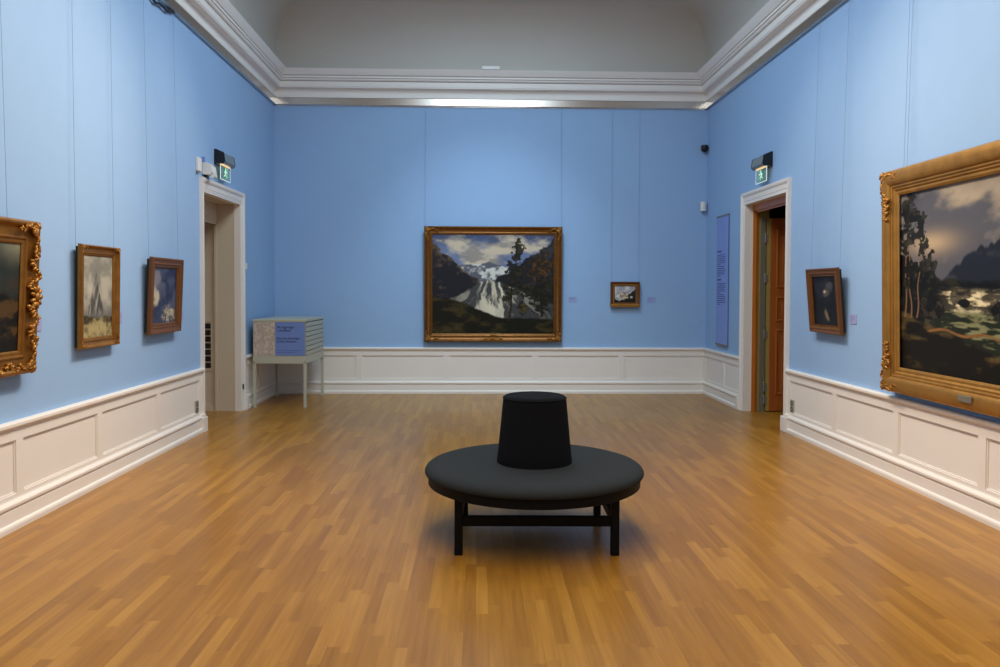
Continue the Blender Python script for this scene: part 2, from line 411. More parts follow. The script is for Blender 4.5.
# ------------------------------------------------------------------ paintings
def vnoise(u, v, seed):
    rng = np.random.RandomState(seed); T = rng.rand(64, 64)
    iu, iv = np.floor(u).astype(int), np.floor(v).astype(int); fu, fv = u-iu, v-iv
    fu, fv = fu*fu*(3-2*fu), fv*fv*(3-2*fv)
    g = lambda a, b: T[a % 64, b % 64]
    return (g(iu, iv)*(1-fu)+g(iu+1, iv)*fu)*(1-fv)+(g(iu, iv+1)*(1-fu)+g(iu+1, iv+1)*fu)*fv
def fbm(u, v, seed, f=4., g=None, o=5):
    g = f if g is None else g
    t = 0; a = .5; n = 0
    for k in range(o):
        t = t + a*vnoise(u*f*2**k, v*g*2**k, seed+k); n += a; a *= .55
    return t/n
def sst(a, b, x):
    t = np.clip((x-a)/(b-a), 0, 1); return t*t*(3-2*t)
def mixc(A, B, f):
    if isinstance(B, tuple): B = np.array(lin(B)[:3])
    if isinstance(A, tuple): A = np.array(lin(A)[:3])
    return A*(1-f[..., None]) + B*f[..., None]
def ridge(u, seed, base, amp, f=3.):
    return base + amp*(fbm(u, u*0+.37, seed, f, 1., 6)-.5)*2
def flat(u, c): return np.ones(u.shape+(3,))*np.array(lin(c)[:3])
def tree(col, u, v, cx, v0, v1, w, seed, c=(.09, .10, .07), trunk=(.20, .16, .11), asp=1.):
    t = np.clip((v-v0)/(v1-v0), 0, 1)
    lean = cx + .02*np.sin(t*4+seed)
    tw = .0045*(1.4-t)*asp
    col = mixc(col, trunk, (np.abs(u-lean) < tw)*(v > v0)*(v < v1)*.9)
    n = fbm(u, v, seed+50, 26/asp, 30)
    env = w*np.clip(1.15-t, 0, 1)*(.35+.9*fbm(v, v*0, seed, 18, 1, 2))
    m = sst(0, .012, env-np.abs(u-lean))*(t > .18)*(v < v1+.01)*sst(.42, .50, n)
    cc = mixc(flat(u, c), (.24, .24, .15), sst(.5, .8, fbm(u, v, seed+9, 40, 40))*.5)
    return col*(1-m[..., None]) + cc*m[..., None]

def leafy(col, u, v, cx, cv, rx, rv, seed, c, c2):
    n = fbm(u, v, seed, 30, 32); d = ((u-cx)/rx)**2+((v-cv)/rv)**2
    m = sst(.0, .07, .36-.42*d+2.3*(n-.5))*(d < 1.9)
    return mixc(col, mixc(flat(u, c), c2, sst(.48, .72, fbm(u, v, seed+5, 40, 44))), m*.96)
def trunk(col, u, v, x0, v0, x1, v1, w, c):
    t = np.clip((v-v0)/(v1-v0), 0, 1); x = x0+(x1-x0)*t+.006*np.sin(t*11)
    return mixc(col, c, sst(w*(1.15-.7*t), w*(1.15-.7*t)*.5, np.abs(u-x))*(v > v0)*(v < v1))
def p_valley(u, v):
    n = fbm(u, v, 3, 5, 7); n2 = fbm(u, v, 8, 14, 14); n3 = fbm(u, v, 9, 30, 30)
    c = mixc((.42, .48, .62), (.20, .25, .40), sst(.78, 1., v+.2*(n-.5)))
    c = mixc(c, (.82, .76, .66), sst(.40, .66, n+.30*np.exp(-((u-.36)**2/.02+(v-.83)**2/.008)))*.9)
    c = mixc(c, (.30, .33, .41), sst(.46, .66, fbm(u, v, 17, 6, 9))*.55)
    r = ridge(u, 31, .70, .10, 4) - .25*np.abs(u-.46)
    c = mixc(c, mixc(flat(u, (.36, .37, .42)), (.82, .82, .80), sst(.46, .6, n2)), sst(-.004, .008, r-v+.05))
    rl = .92-.95*u + .16*(fbm(u, v, 41, 8, 8)-.5)
    c = mixc(c, mixc(flat(u, (.12, .125, .155)), (.40, .32, .25), sst(.52, .78, n2+.25*np.exp(-((v-rl)/.05)**2))*.75), sst(-.008, .02, rl-v))
    rr = .36+.95*(u-.36) + .18*(fbm(u, v, 47, 8, 8)-.5)
    c = mixc(c, mixc(flat(u, (.11, .115, .14)), (.24, .23, .24), sst(.48, .75, n2)*.7), sst(-.008, .015, rr-v)*(u > .36))
    # broken snow and scree in the hollow, in crooked gullies
    rs = .56-.50*np.abs(u-.47)-.12*np.clip(.42-u, 0, 1)+.06*(n2-.5)
    w_ = u+.10*(fbm(u, v, 71, 5, 5)-.5)+(v-.55)*(u-.47)*1.1
    st = fbm(w_, v*.5, 59, 34, 9, 4)
    sn = mixc(flat(u, (.27, .275, .28)), (.86, .83, .74), sst(.40, .64, st)*(.35+.65*np.exp(-((u-.50)/.17)**2)))
    sn = mixc(sn, (.20, .205, .21), sst(.12, .45, np.abs(u-.50))*.6+.25*sst(.5, .7, n))
    c = mixc(c, sn, sst(-.004, .02, rs-v))
    rf = .37-.20*sst(.10, .62, u)+.035*(fbm(u, v, 61, 10, 10)-.5)
    fg = mixc(flat(u, (.075, .075, .05)), (.27, .23, .12), sst(.46, .78, fbm(u, v, 67, 9, 20)+.12*np.exp(-((u-.3)/.2)**2-((v-.1)/.1)**2))*.85)
    fg = mixc(fg, (.10, .12, .06), sst(.5, .7, n3)*.5)
    c = mixc(c, fg, sst(-.006, .014, rf-v))
    dk = (.085, .08, .055)
    c = trunk(c, u, v, .625, .14, .70, .95, .011, (.19, .14, .09))
    for cx, cv, rx, rv, k in ((.70, .84, .05, .11, 1), (.68, .66, .075, .10, 2), (.64, .46, .075, .06, 3), (.735, .47, .06, .05, 4), (.60, .36, .045, .04, 5)):
        c = leafy(c, u, v, cx, cv, rx, rv, 80+k, dk, (.20, .18, .10))
    c = trunk(c, u, v, .895, .18, .885, .6, .012, (.12, .09, .06))
    c = leafy(c, u, v, .90, .66, .11, .13, 91, (.16, .12, .07), (.36, .24, .11)); c = leafy(c, u, v, .89, .42, .13, .16, 95, dk, (.17, .16, .09))
    c = leafy(c, u, v, .74, .27, .035, .07, 99, (.15, .13, .07), (.34, .27, .14))
    return c
def p_rapids(u, v):
    n = fbm(u, v, 103, 4, 5); n2 = fbm(u, v, 108, 16, 16); n3 = fbm(u, v, 109, 34, 34)
    c = mixc((.34, .34, .37), (.66, .60, .52), sst(.36, .62, fbm(u-.4*v, v, 104, 4, 5))*sst(.50, .66, v)); c = mixc(c, (.20, .21, .25), sst(.84, 1.05, v+.25*(n-.5))*.85)
    c = mixc(c, (.80, .69, .54), np.exp(-((u-.19)/.13)**2-((v-.70)/.06)**2)*.75)
    r = ridge(u, 131, .56, .16, 5)+.55*np.clip(u-.22, 0, .5)
    c = mixc(c, mixc(flat(u, (.12, .14, .18)), (.24, .25, .27), sst(.5, .7, n2)*.6), sst(-.006, .014, r-v))
    r = .70-.9*u+.20*(fbm(u, v, 141, 14, 8)-.5)
    c = mixc(c, mixc(flat(u, (.055, .06, .055)), (.18, .17, .12), sst(.5, .75, n2)*.8), sst(-.006, .014, np.maximum(r, .50+.06*(n2-.5))-v))
    wf = sst(.0, .03, .47+.08*(n-.5)-v)*sst(.20, .34, u+.14*(n2-.5)+.3*(.45-v))
    c = mixc(c, mixc(flat(u, (.27, .25, .20)), (.88, .82, .66), sst(.40, .62, fbm(u+v*.6, v, 151, 16, 44))), wf)
    c = mixc(c, mixc(flat(u, (.13, .115, .09)), (.30, .26, .19), sst(.45, .6, n3)), sst(.50, .56, fbm(u, v, 155, 9, 9))*wf*.9)
    pl = sst(0, .03, .36+.03*(n2-.5)-v)*sst(.12, .22, u+.1*(n-.5))
    c = mixc(c, mixc(flat(u, (.12, .145, .10)), (.50, .50, .36), sst(.52, .70, fbm(u, v, 161, 14, 56))*sst(.05, .4, u+.2*(n-.5))), pl)
    for cx, cv, rw, rh in ((.19, .34, .08, .05), (.13, .37, .06, .05), (.37, .385, .035, .025), (.55, .36, .06, .04), (.75, .33, .09, .06)):
        c = mixc(c, mixc(flat(u, (.06, .06, .055)), (.22, .19, .15), sst(.5, .7, n3)), sst(1.05, .75, ((u-cx)/rw)**2+((v-cv)/rh)**2+1.4*(n2-.5)))
    bk = .33-.35*np.clip(u, 0, .6)+.06*(fbm(u, v, 171, 8, 8)-.5)
    c = mixc(c, mixc(flat(u, (.065, .055, .035)), (.38, .31, .18), sst(.48, .82, fbm(u, v, 173, 9, 16)+.9*(v-.17))*.85), sst(-.008, .016, bk-v))
    c = mixc(c, (.50, .35, .19), sst(.010, .004, np.abs(v-(.235-.06*(u-.3)+.01*np.sin(u*30))))*sst(.16, .19, u)*(u < .62)*(.5+n2))
    for x0, x1, v1, k in ((.03, .055, .97, 1), (.07, .05, .74, 2), (.105, .135, .72, 3)):
        c = trunk(c, u, v, x0, .30, x1, v1, .0055, (.46, .34, .25))
    for cx, cv, rx, rv, k in ((.05, .90, .05, .10, 1), (.10, .80, .06, .08, 2), (.03, .72, .05, .10, 3), (.15, .62, .03, .10, 4), (.06, .55, .06, .08, 5), (.19, .55, .03, .09, 6)):
        c = leafy(c, u, v, cx, cv, rx, rv, 180+k*3, (.06, .062, .05), (.20, .19, .13))
    return c
def p_spire(u, v):
    n = fbm(u, v, 203, 4, 6); n2 = fbm(u, v, 207, 14, 10)
    c = mixc((.50, .49, .455), (.68, .66, .60), sst(.3, .7, n)); c = mixc(c, (.34, .34, .33), sst(.48, .24, v)*.8)
    hw = .012+.62*np.clip(.82-v, 0, 1)**1.25*(.7+.6*n2)
    m = sst(-.01, .03, hw-np.abs(u-.43))*(v < .83)*sst(.24, .36, v)
    c = mixc(c, mixc(flat(u, (.24, .24, .235)), (.60, .59, .55), sst(.42, .75, fbm(u*3-v, v, 211, 7, 7))), m*.9)
    c = mixc(c, (.78, .76, .70), np.exp(-((u-.24)/.12)**2-((v-.58)/.08)**2)*.6)
    m = sst(-.01, .02, .27+.07*(fbm(u, v, 221, 4, 4)-.5)-v)
    fg = mixc(flat(u, (.66, .60, .42)), (.24, .20, .11), sst(.35, .75, .6*fbm(u, v, 227, 5, 9)+.4*fbm(u, v, 229, 20, 26)+1.6*np.clip(v-.17, 0, 1)))
    return mixc(c, fg, m)
def p_storm(u, v):
    n = fbm(u, v, 303, 4, 4); n2 = fbm(u, v, 307, 9, 9); n3 = fbm(u, v, 309, 24, 24)
    c = mixc((.15, .18, .29), (.30, .33, .44), sst(.3, .75, n))
    c = mixc(c, (.48, .47, .50), sst(.45, .8, fbm(u, v, 311, 4, 5)+.25*np.exp(-((u-.15)/.2)**2-((v-.75)/.12)**2))*sst(.8, .1, u))
    m = np.exp(-((u-.15)/.28)**2-((v-.48)/.17)**2); c = mixc(c, (.74, .70, .60), sst(.42, .95, m*.8+1.1*(n2-.42)))
    c = mixc(c, (.18, .22, .33), sst(.32, .22, v+.1*(n-.5))*.8)
    m = np.exp(-((u-.68)/.34)**2-((v-.18)/.20)**2); c = mixc(c, (.68, .65, .56), sst(.42, 1.0, m*.75+1.3*(n2-.42)))
    c = mixc(c, (.86, .80, .62), sst(.60, .85, m*.35+n3*.75)*.7)
    return c
def p_moon(u, v):
    n = fbm(u, v, 403, 4, 5); n2 = fbm(u, v, 409, 13, 13)
    c = mixc((.045, .05, .068), (.13, .14, .165), sst(.4, .8, n))
    m = np.exp(-((u-.55)/.17)**2-((v-.66)/.09)**2); c = mixc(c, (.40, .36, .33), sst(.2, .9, m+.9*(n2-.5))*.8)
    m = np.exp(-((u-.50)/.05)**2-((v-.675)/.025)**2); c = mixc(c, (.86, .75, .64), sst(.2, .9, m+.4*(n2-.5)))
    m = np.exp(-((u-.68)/.17)**2-((v-.78)/.08)**2); c = mixc(c, (.34, .33, .35), sst(.2, .9, m+.8*(n2-.5))*.7)
    m = np.exp(-((u-.54-.3*(.25-v))/.08)**2-((v-.22)/.13)**2); c = mixc(c, (.55, .47, .33), sst(.35, .95, m+1.5*(n2-.5))*.75)
    return c
def p_rocks(u, v):
    n = fbm(u, v, 503, 5, 5); n2 = fbm(u, v, 509, 12, 12)
    c = mixc((.62, .62, .66), (.84, .82, .80), sst(.4, .6, n))
    c = mixc(c, (.15, .14, .14), sst(-.01, .03, .25+.85*(u-.35)+.2*(n2-.5)-v)*(u > .3))
    m = np.exp(-((u-.45)/.22)**2-((v-.42)/.20)**2); c = mixc(c, mixc(flat(u, (.50, .46, .38)), (.82, .76, .62), sst(.45, .6, n2)), sst(.35, .55, m+.4*(n2-.5)))
    c = mixc(c, (.10, .085, .06), sst(-.01, .03, .24-.15*np.sin(u*3)+.12*(n-.5)+.10*np.abs(u-.3)-v+.03))
    m = np.exp(-((u-.78)/.07)**2-((v-.36)/.08)**2); c = mixc(c, (.74, .74, .72), sst(.4, .7, m+.4*(n2-.5)))
    return c
def p_dusk(u, v):
    n = fbm(u, v, 603, 4, 4); n2 = fbm(u, v, 607, 12, 12)
    c = mixc((.16, .18, .17), (.50, .50, .42), sst(.70, 1.0, v+.2*(n-.5))*sst(.55, 1., u))
    c = mixc(c, (.07, .075, .07), sst(.0, .1, .62+.4*(fbm(u, v, 611, 5, 5)-.5)-.2*u+.12-v))
    c = mixc(c, (.33, .24, .12), sst(.5, .75, fbm(u, v, 617, 9, 14)+.15*np.exp(-((v-.4)/.15)**2))*sst(.75, .4, v)*.8)
    return c

def canvas(name, w, h, nx, nz, fn, parent, loc):
    u, v = np.meshgrid(np.linspace(0, 1, nx), np.linspace(0, 1, nz))
    col = np.clip(fn(u, v), 0, 1)
    co = np.stack([(u-.5)*w, u*0, v*h], -1).reshape(-1, 3)
    # real stretched-canvas slab: a coloured front grid and a plain back with edges
    i = np.arange(nx*nz).reshape(nz, nx)
    q = np.stack([i[:-1, :-1], i[:-1, 1:], i[1:, 1:], i[1:, :-1]], -1).reshape(-1, 4)
    b = len(co)
    back = np.array([(-w/2, .02, 0), (w/2, .02, 0), (w/2, .02, h), (-w/2, .02, h)])
    faces = [tuple(int(t) for t in f) for f in q] + [(b+3, b+2, b+1, b)]
    c4 = [int(i[0, 0]), int(i[0, -1]), int(i[-1, -1]), int(i[-1, 0])]
    for k in range(4): faces.append((c4[(k+1) % 4], c4[k], b+k, b+(k+1) % 4))
    me = bpy.data.meshes.new(name); me.from_pydata([tuple(p) for p in np.vstack([co, back])], [], faces)
    at = me.color_attributes.new('Col', 'FLOAT_COLOR', 'POINT')
    cc = np.ones((b+4, 4)); cc[:b, :3] = col.reshape(-1, 3); cc[b:, :3] = (.3, .24, .16)
    at.data.foreach_set('color', cc.astype(np.float32).ravel())
    me.materials.append(M['paint']); o = bpy.data.objects.new(name, me); C.objects.link(o); o.parent = parent; o.location = loc
    return o

def scrolls(cx, cz, size, seed, y0, sx=1, sz=1):
    """acanthus-like relief at a frame corner: two curling sprays of small leaf lobes and a shell, mirrored by sx, sz"""
    r = random.Random(seed); s = MB()
    def P(x, z, y): return (cx+sx*x, -y0-y, cz+sz*z)
    for ax in (0, 1):
        for i in range(26):
            t = i/25
            x, z = (.06+.94*t)*size, (.17+.11*math.sin(t*9)*(1-.5*t)+r.uniform(-.05, .05))*size
            if ax: x, z = z, x
            l = size*(.085-.04*t)*r.uniform(.7, 1.25)
            s.blob(P(x, z, r.uniform(0, .006)), (l*1.3, size*.045, l*.5), sx*sz*((PI/2 if ax else 0)+r.uniform(-1.2, 1.2)), 8, 6)
    for k in range(6):
        a = math.radians(k*18); l = size*.22
        s.blob(P(.12*size+l*.7*math.cos(a), .12*size+l*.7*math.sin(a), .005), (l*.5, size*.045, l*.12), sx*sz*a, 8, 6)
    s.blob(P(.11*size, .11*size, .008), (size*.08, size*.05, size*.08))
    return s

def wire_to(root, xs, ztop, y_wall, zloc):
    """fine wires from the hanging channel to the frame's top"""
    Mw = Matrix.LocRotScale(root.location, root.rotation_euler, None); inv = Mw.inverted()
    for x in xs:
        a = Mw @ Vector((x, -.012, zloc))
        rz = Matrix.Rotation(root.rotation_euler.z, 4, 'Z')
        t = Matrix.Translation(root.location) @ rz @ Vector((x, y_wall, 0)); t.z = ztop
        MB().tube([inv @ t, inv @ a], .0018, 6).build('hanging_wire', 'wire', root)

def painting(name, label, loc, rz, tilt, W, H, lip, prof, fmat, cv, fn, grid, orn=None, wires=None, group=None):
    """loc = bottom centre of the frame's back; local -y faces the room; prof = (inward, out); lip = depth of the set-back box behind the moulding"""
    root = thing(name, label, 'painting', loc, (tilt, 0, rz), group)
    MB().rectring(prof, W, H).build('frame', fmat, root, smooth=25)
    bi = .02
    MB().rectring([(0, 0), (0, lip+.002), (.03, lip+.002), (.03, 0)], W-2*bi, H-2*bi).build('frame_rebate', 'rebate', root).location = (0, 0, bi)
    inset = cv[0]
    cw, chh = W-2*inset+.01, H-2*inset+.01
    canvas('canvas', cw, chh, grid[0], grid[1], fn, root, (0, -cv[1], inset-.005))
    if orn:
        size, off, y0 = orn
        k = 0
        for sx in (1, -1):
            for sz in (1, -1):
                scrolls(-sx*(W/2-off), off if sz > 0 else H-off, size, k, y0, sx, sz).build('corner_ornament', 'orn', root, smooth=50); k += 1
    if wires: wire_to(root, wires, ZW+.01, -.012, H-.02)
    return root

def fprof(w, t, kind='cove'):
    b = t*.45         # moulding starts this far off the wall
    f = lambda q: b+(t-b)*q
    if kind == 'cove':    # deep hollow with beaded sight edge
        P = [(0, .25), (.02, .6), (.06, .92), (.10, 1), (.17, 1), (.22, .9), (.26, .72), (.36, .52), (.50, .36), (.62, .28), (.68, .27), (.70, .42), (.75, .46), (.80, .38), (.82, .24), (.90, .26), (.95, .2), (1, .05)]
    elif kind == 'bull':  # convex roll outside, stepped slip inside
        P = [(0, .1), (.02, .4), (.08, .72), (.18, .93), (.30, 1), (.42, .96), (.54, .80), (.60, .60), (.61, .48), (.67, .52), (.71, .44), (.72, .32), (.78, .36), (.82, .26), (.84, .18), (.92, .2), (1, .05)]
    else:                 # box: flat outer band stepping in
        P = [(0, .7), (.05, 1), (.20, 1), (.25, .85), (.50, .62), (.56, .72), (.64, .72), (.68, .5), (.90, .3), (1, .15)]
    return [(0, b)] + [(w*x, f(q)) for x, q in P] + [(w, b)]

# --- on the end wall
pw, ph = 2.23, 1.867
p = painting('framed_painting', 'large gilt-framed mountain valley landscape on the end wall', (.26, YB-.012, .847), 0, .022, pw, ph, .045, fprof(.135, .10), 'golddark', (.122, .045), p_valley, (360, 300), (.22, .015, .094), (-1.10, 1.10))
s = MB()
for k in range(-4, 5): s.blob((k*.032, -.09, .045+.012*math.cos(k*1.4)), (.03, .02, .022), k*.5)
s.build('frame_cartouche', 'orn', p, smooth=50)
MB().box((-.05, -.075, .108), (.05, -.06, .128), .002).build('name_plate', 'orn', p)
p = painting('framed_painting', 'tiny framed landscape of pale rocks on the end wall', (2.41, YB-.012, 1.418), 0, .03, .482, .414, .03, fprof(.075, .065), 'brownframe', (.058, .03), p_rocks, (100, 80), None, (-.225, .225))
MB().box((-.03, -.066, .012), (.03, -.058, .03), .002).build('name_plate', 'orn', p)
MB().rectring([(0, 0), (0, .01), (.008, .012), (.012, 0)], .384, .316).build('sight_edge', 'goldpale', p).location = (0, -.036, .049)
MB().rectring([(0, 0), (0, .01), (.02, .012), (.03, 0)], .47, .05).build('lower_edge', 'goldpale', p).location = (0, -.058, .004)
# --- on the wall with the pale passage (local x runs away from the camera)
def on_left(y): return (XL+.012, y)
def on_right(y): return (XR-.012, y)
x, y = on_left(6.735)
painting('framed_painting', 'narrow upright gilt-framed grey mountain peak beside the ornate frame', (x, y, 1.190), PI/2, .016, .685, .863, .025, fprof(.09, .062), 'gold', (.078, .026), p_spire, (110, 160), (.085, .012, .058), (-.345, .315))
x, y = on_left(8.11)
p = painting('framed_painting', 'brown-framed dark blue stormy sky, hung nearest the pale open passage', (x, y, 1.237), PI/2, .045, .80, .768, .03, fprof(.105, .068, 'box'), 'brownframe', (.09, .03), p_storm, (130, 130), None, (-.37, .38))
MB().rectring([(0, 0), (0, .012), (.012, .014), (.02, 0)], 0.645, .613).build('sight_edge', 'golddark', p).location = (0, -.036, .0775)
x, y = on_left(5.06)
p = painting('framed_painting', 'ornate scrolled gilt frame around a dark landscape, cut by the photo edge', (x, y, 1.085), PI/2, .045, 1.30, 1.085, .035, fprof(.17, .085), 'gold', (.155, .035), p_dusk, (140, 130), (.24, .012, .08), (.36, -.36))
r = random.Random(5)
s = MB()      # scrolled leaf work along the end stile, densest at its middle
for k in range(70):
    t = (k-34.5)/34.5
    s.blob((.60+.05*math.cos(t*14)*(1-.4*abs(t))+r.uniform(-.02, .02), -.072-.012*r.random(), .545+t*.36), (.026*r.uniform(.5, 1.2), .016, .013*r.uniform(.7, 1.3)), r.uniform(-1.4, 1.4), 8, 6)
for k in range(9):
    a = 2*PI*k/9; s.blob((.61+.045*math.cos(a), -.085, .545+.06*math.sin(a)), (.028, .018, .014), a, 8, 6)
s.blob((.61, -.09, .545), (.025, .02, .034))
s.build('frame_cartouche', 'orn', p, smooth=50)
s = MB()
for k in range(60):
    t = (k-29.5)/29.5
    s.blob((t*.44, -.068-.01*r.random(), .055+.03*math.cos(t*17)+r.uniform(-.012, .012)), (.024*r.uniform(.5, 1.2), .015, .012*r.uniform(.7, 1.3)), r.uniform(-1.2, 1.2), 8, 6)
s.build('frame_cartouche', 'orn', p, smooth=50)
# --- on the wall with the wooden door (local x runs towards the camera)
x, y = on_right(8.152)
p = painting('framed_painting', 'small nearly black moonlit scene leaning forward beside the wooden door', (x, y, 1.247), -PI/2, .085, .735, .69, .03, fprof(.085, .065, 'box'), 'brownframe', (.075, .032), p_moon, (120, 110), None, (-.34, .34))
MB().rectring([(0, 0), (0, .010), (.010, .012), (.016, 0)], .589, .544).build('sight_edge', 'golddark', p).location = (0, -.036, .073)
MB().rectring([(0, 0), (0, .01), (.016, .012), (.024, 0)], .70, .03).build('lower_edge', 'gold', p).location = (0, -.05, .045)
x, y = on_right(5.495)
p = painting('framed_painting', 'huge gilt-framed river rapids under a cloudy sky, cut by the photo edge', (x, y, .80), -PI/2, .02, 2.83, 1.955, .045, fprof(.23, .115, 'bull'), 'goldpale', (.215, .035), p_rapids, (460, 300), (.26, .012, .105), (-1.14, -1.19, 1.13))
MB().box((-.25, -.127, .07), (-.09, -.113, .12), .004).build('name_plate', 'grey', p)
r = random.Random(9)
for sx in (-1, 1):
    for sz in (0, 1):
        s = MB()
        for k in range(40):
            t = k/39; z = .22+.22*t if sz == 0 else 1.955-.22-.22*t
            s.blob((sx*(1.415-.10+.045*math.sin(t*23)*(1-.7*t)+r.uniform(-.02, .02)), -.107, z), (.026*(1.2-t*.6), .014, .012), r.uniform(-1.4, 1.4), 8, 6)
        s.build('leaf_ornament', 'orn', p, smooth=50)

# ------------------------------------------------------------------ caption cards
def caption(label, loc, rz, w=.14, h=.10, m='caption'):
    t = thing('caption_card', label, 'caption', loc, (0, 0, rz), 'caption cards beside the paintings')
    MB().box((-w/2, -.005, 0), (w/2, .002, h), .001).build('card', m, t)
    s = MB()
    r = random.Random(int(loc[1]*100))
    for k, f in enumerate((.5, .72, .64, .4)):
        s.box((-w*.42, -.0058, h*(.80-.17*k)), (-w*.42+w*f, -.0048, h*(.80-.17*k)+.005))
    s.build('printed_lines', 'inkcap', t)
caption('lilac caption card beside the large valley landscape on the end wall', (1.562, YB, 1.487), 0, m='captionback')
caption('lilac caption card beside the tiny rock landscape on the end wall', (2.857, YB, 1.485), 0, m='captionback')
caption('lilac caption card beside the ornate scrolled gilt frame', (XL, 5.878, 1.37), PI/2)
caption('lilac caption card half hidden behind the narrow grey peak painting', (XL, 7.207, 1.376), PI/2)
caption('lilac caption card half hidden behind the stormy blue painting', (XL, 8.70, 1.342), PI/2)
caption('lilac caption card beside the small nearly black painting', (XR, 7.67, 1.361), -PI/2)

# wall text panel
t = thing('text_panel', 'tall narrow periwinkle text panel on the wall before the wooden door', 'text panel', (XR, 11.80, .85), (0, 0, -PI/2))
MB().box((-.27, -.028, .02), (.27, -.016, 1.975)).build('printed_sheet', 'banner', t)
MB().box((-.27, -.034, 1.965), (.27, 0, 1.99), .003).build('clamp_rail', 'grey', t)
MB().box((-.27, -.034, 0), (.27, 0, .03), .003).build('clamp_rail', 'grey', t)
s = MB(); r = random.Random(3)
zz = 1.43
for blk, n in ((0, 12), (1, 12)):
    s.box((-.22, -.0292, zz), (-.22+.20, -.0278, zz+.022)); zz -= .05
    for k in range(n):
        s.box((-.22, -.0292, zz), (-.22+r.uniform(.34, .42) if k % 6 != 5 else -.06, -.0278, zz+.010)); zz -= .029
    zz -= .035
s.build('printed_lines', 'inkpale', t)

# ------------------------------------------------------------------ exit signs
def exit_sign(label, loc, rz, flip):
    t = thing('exit_sign', label, 'exit sign', loc, (0, 0, rz), None)
    f = flip
    MB().box((-.20, -.03, .18), (.20, 0, .37), .004).build('back_plate', 'darkplastic', t)
    s = MB()
    s.prism([(-.20, -.03, .20), (-.20, -.11, .19), (-.20, -.135, .22), (-.20, -.12, .32), (-.20, -.03, .36)], (.40, 0, 0))
    s.build('lamp_housing', 'glossdark', t)
    for x in (-.206, .20):
        MB().prism([(x, -.02, .195), (x, -.112, .185), (x, -.14, .218), (x, -.124, .326), (x, -.02, .368)], (.006, 0, 0)).build('end_cap', 'darkplastic', t)
    MB().box((-.16, -.085, .176), (.16, -.06, .19)).build('lamp_slot', 'lampglow', t)
    MB().box((-.19, -.078, 0), (.19, -.072, .19)).build('sign_pane', 'glass', t)
    s = MB().rectring([(0, 0), (0, .008), (.006, .008), (.006, 0)], .384, .192)
    s.build('pane_edge', 'whiteglow', t).location = (0, -.0705, -.001)
    # green running figure beside a doorway
    s = MB(); y = -.0795
    s.box((-.085, y, .03), (.085, y+.001, .165))
    s.build('green_field', 'green', t)
    s = MB(); y = -.0812
    def bar(x0, z0, x1, z1, w):
        d = Vector((x1-x0, 0, z1-z0)).normalized(); n = Vector((-d.z, 0, d.x))*w/2
        a, b = Vector((x0, y, z0)), Vector((x1, y, z1))
        s.prism([a-n, b-n, b+n, a+n], (0, .0012, 0))
    k = f
    s.prism([(k*.0+.017*math.cos(q*PI/6), y, .143+.017*math.sin(q*PI/6)) for q in range(12)], (0, .0012, 0))
    bar(k*-.005, .124, k*-.02, .082, .028); bar(k*-.005, .12, k*.04, .10, .012); bar(k*.04, .10, k*.055, .118, .010); bar(k*-.008, .12, k*-.045, .112, .012); bar(k*-.045, .112, k*-.055, .09, .010)
    bar(k*-.018, .085, k*.02, .066, .015); bar(k*.02, .066, k*.012, .032, .013); bar(k*-.024, .085, k*-.04, .055, .015); bar(k*-.04, .055, k*-.075, .05, .013)
    bar(k*.06, .035, k*.06, .158, .005); bar(k*.06, .158, k*.08, .158, .005)
    s.build('running_figure', 'whiteglow', t)
exit_sign('green exit sign above the pale open passage', (XL, 10.03, 3.06), PI/2, 1)
exit_sign('green exit sign above the wooden door', (XR, 10.06, 3.095), -PI/2, -1)

# ------------------------------------------------------------------ small fittings
t = thing('motion_detector', 'white motion detector with curved hood on the casing of the pale passage', 'detector', (XL, 9.47, 3.0), (0, 0, PI/2))
MB().box((-.035, -.045, .0), (.045, 0, .05), .008).build('bracket', 'darkplastic', t)
s = MB().prism([(-.085, -.01, .05), (-.085, -.10, .045), (-.085, -.125, .075), (-.085, -.115, .15), (-.085, -.06, .19), (-.085, -.01, .19)], (.16, 0, 0))
s.build('housing', 'plastic', t, smooth=35)
MB().tube([(-.04, -.115, .04), (.04, -.115, .04)], [.03, .03], 14).build('lens', 'plastic', t, smooth=40)
MB().box((-.085, -.035, .19), (-.045, -.005, .255), .004).build('clip', 'signblue', t)
t = thing('junction_box', 'small flat white box on the wall just before the passage', 'box', (XL, 9.25, 3.04), (0, 0, PI/2))
MB().box((-.06, -.035, 0.02), (.06, .002, .18), .01).build('cover', 'plastic', t)
MB().tube([(-.05, -.02, .02), (-.05, -.02, -.02)], .012, 8).build('cable_gland', 'grey', t)
t = thing('wall_switch', 'tiny white switch beside the far casing of the passage', 'switch', (XL, 11.11, 1.965), (0, 0, PI/2))
MB().box((-.03, -.022, 0), (.03, 0, .09), .006).build('plate', 'plastic', t); MB().box((-.012, -.028, .03), (.012, -.02, .06), .003).build('rocker', 'plastic', t)
t = thing('security_camera', 'black dome camera high in the corner of the end wall', 'camera', (XR-.07, YB-.07, 3.94), (0, 0, -PI/4))
MB().lathe([(0, .11), (.05, .11), (.056, .10), (.056, .07), (.052, .062)], 24).build('mount', 'darkplastic', t, smooth=40)
MB().lathe([(.052, .068)] + [(.058*math.cos(math.radians(a)), .06+.062*math.sin(math.radians(a))) for a in range(0, -91, -10)], 24).build('dome', 'darkplastic', t, smooth=60)
MB().box((-.03, .02, .05), (.03, .075, .10), .006).build('bracket', 'darkplastic', t)
t = thing('motion_detector', 'white corner detector below the black dome camera', 'detector', (XR-.075, YB-.06, 2.985), (0, 0, -PI/4))
MB().prism([(-.045, .02, 0), (.045, .02, 0), (.04, -.03, .0), (.02, -.05, 0), (-.02, -.05, 0), (-.04, -.03, 0)], (0, 0, .15)).build('housing', 'plastic', t, smooth=30)
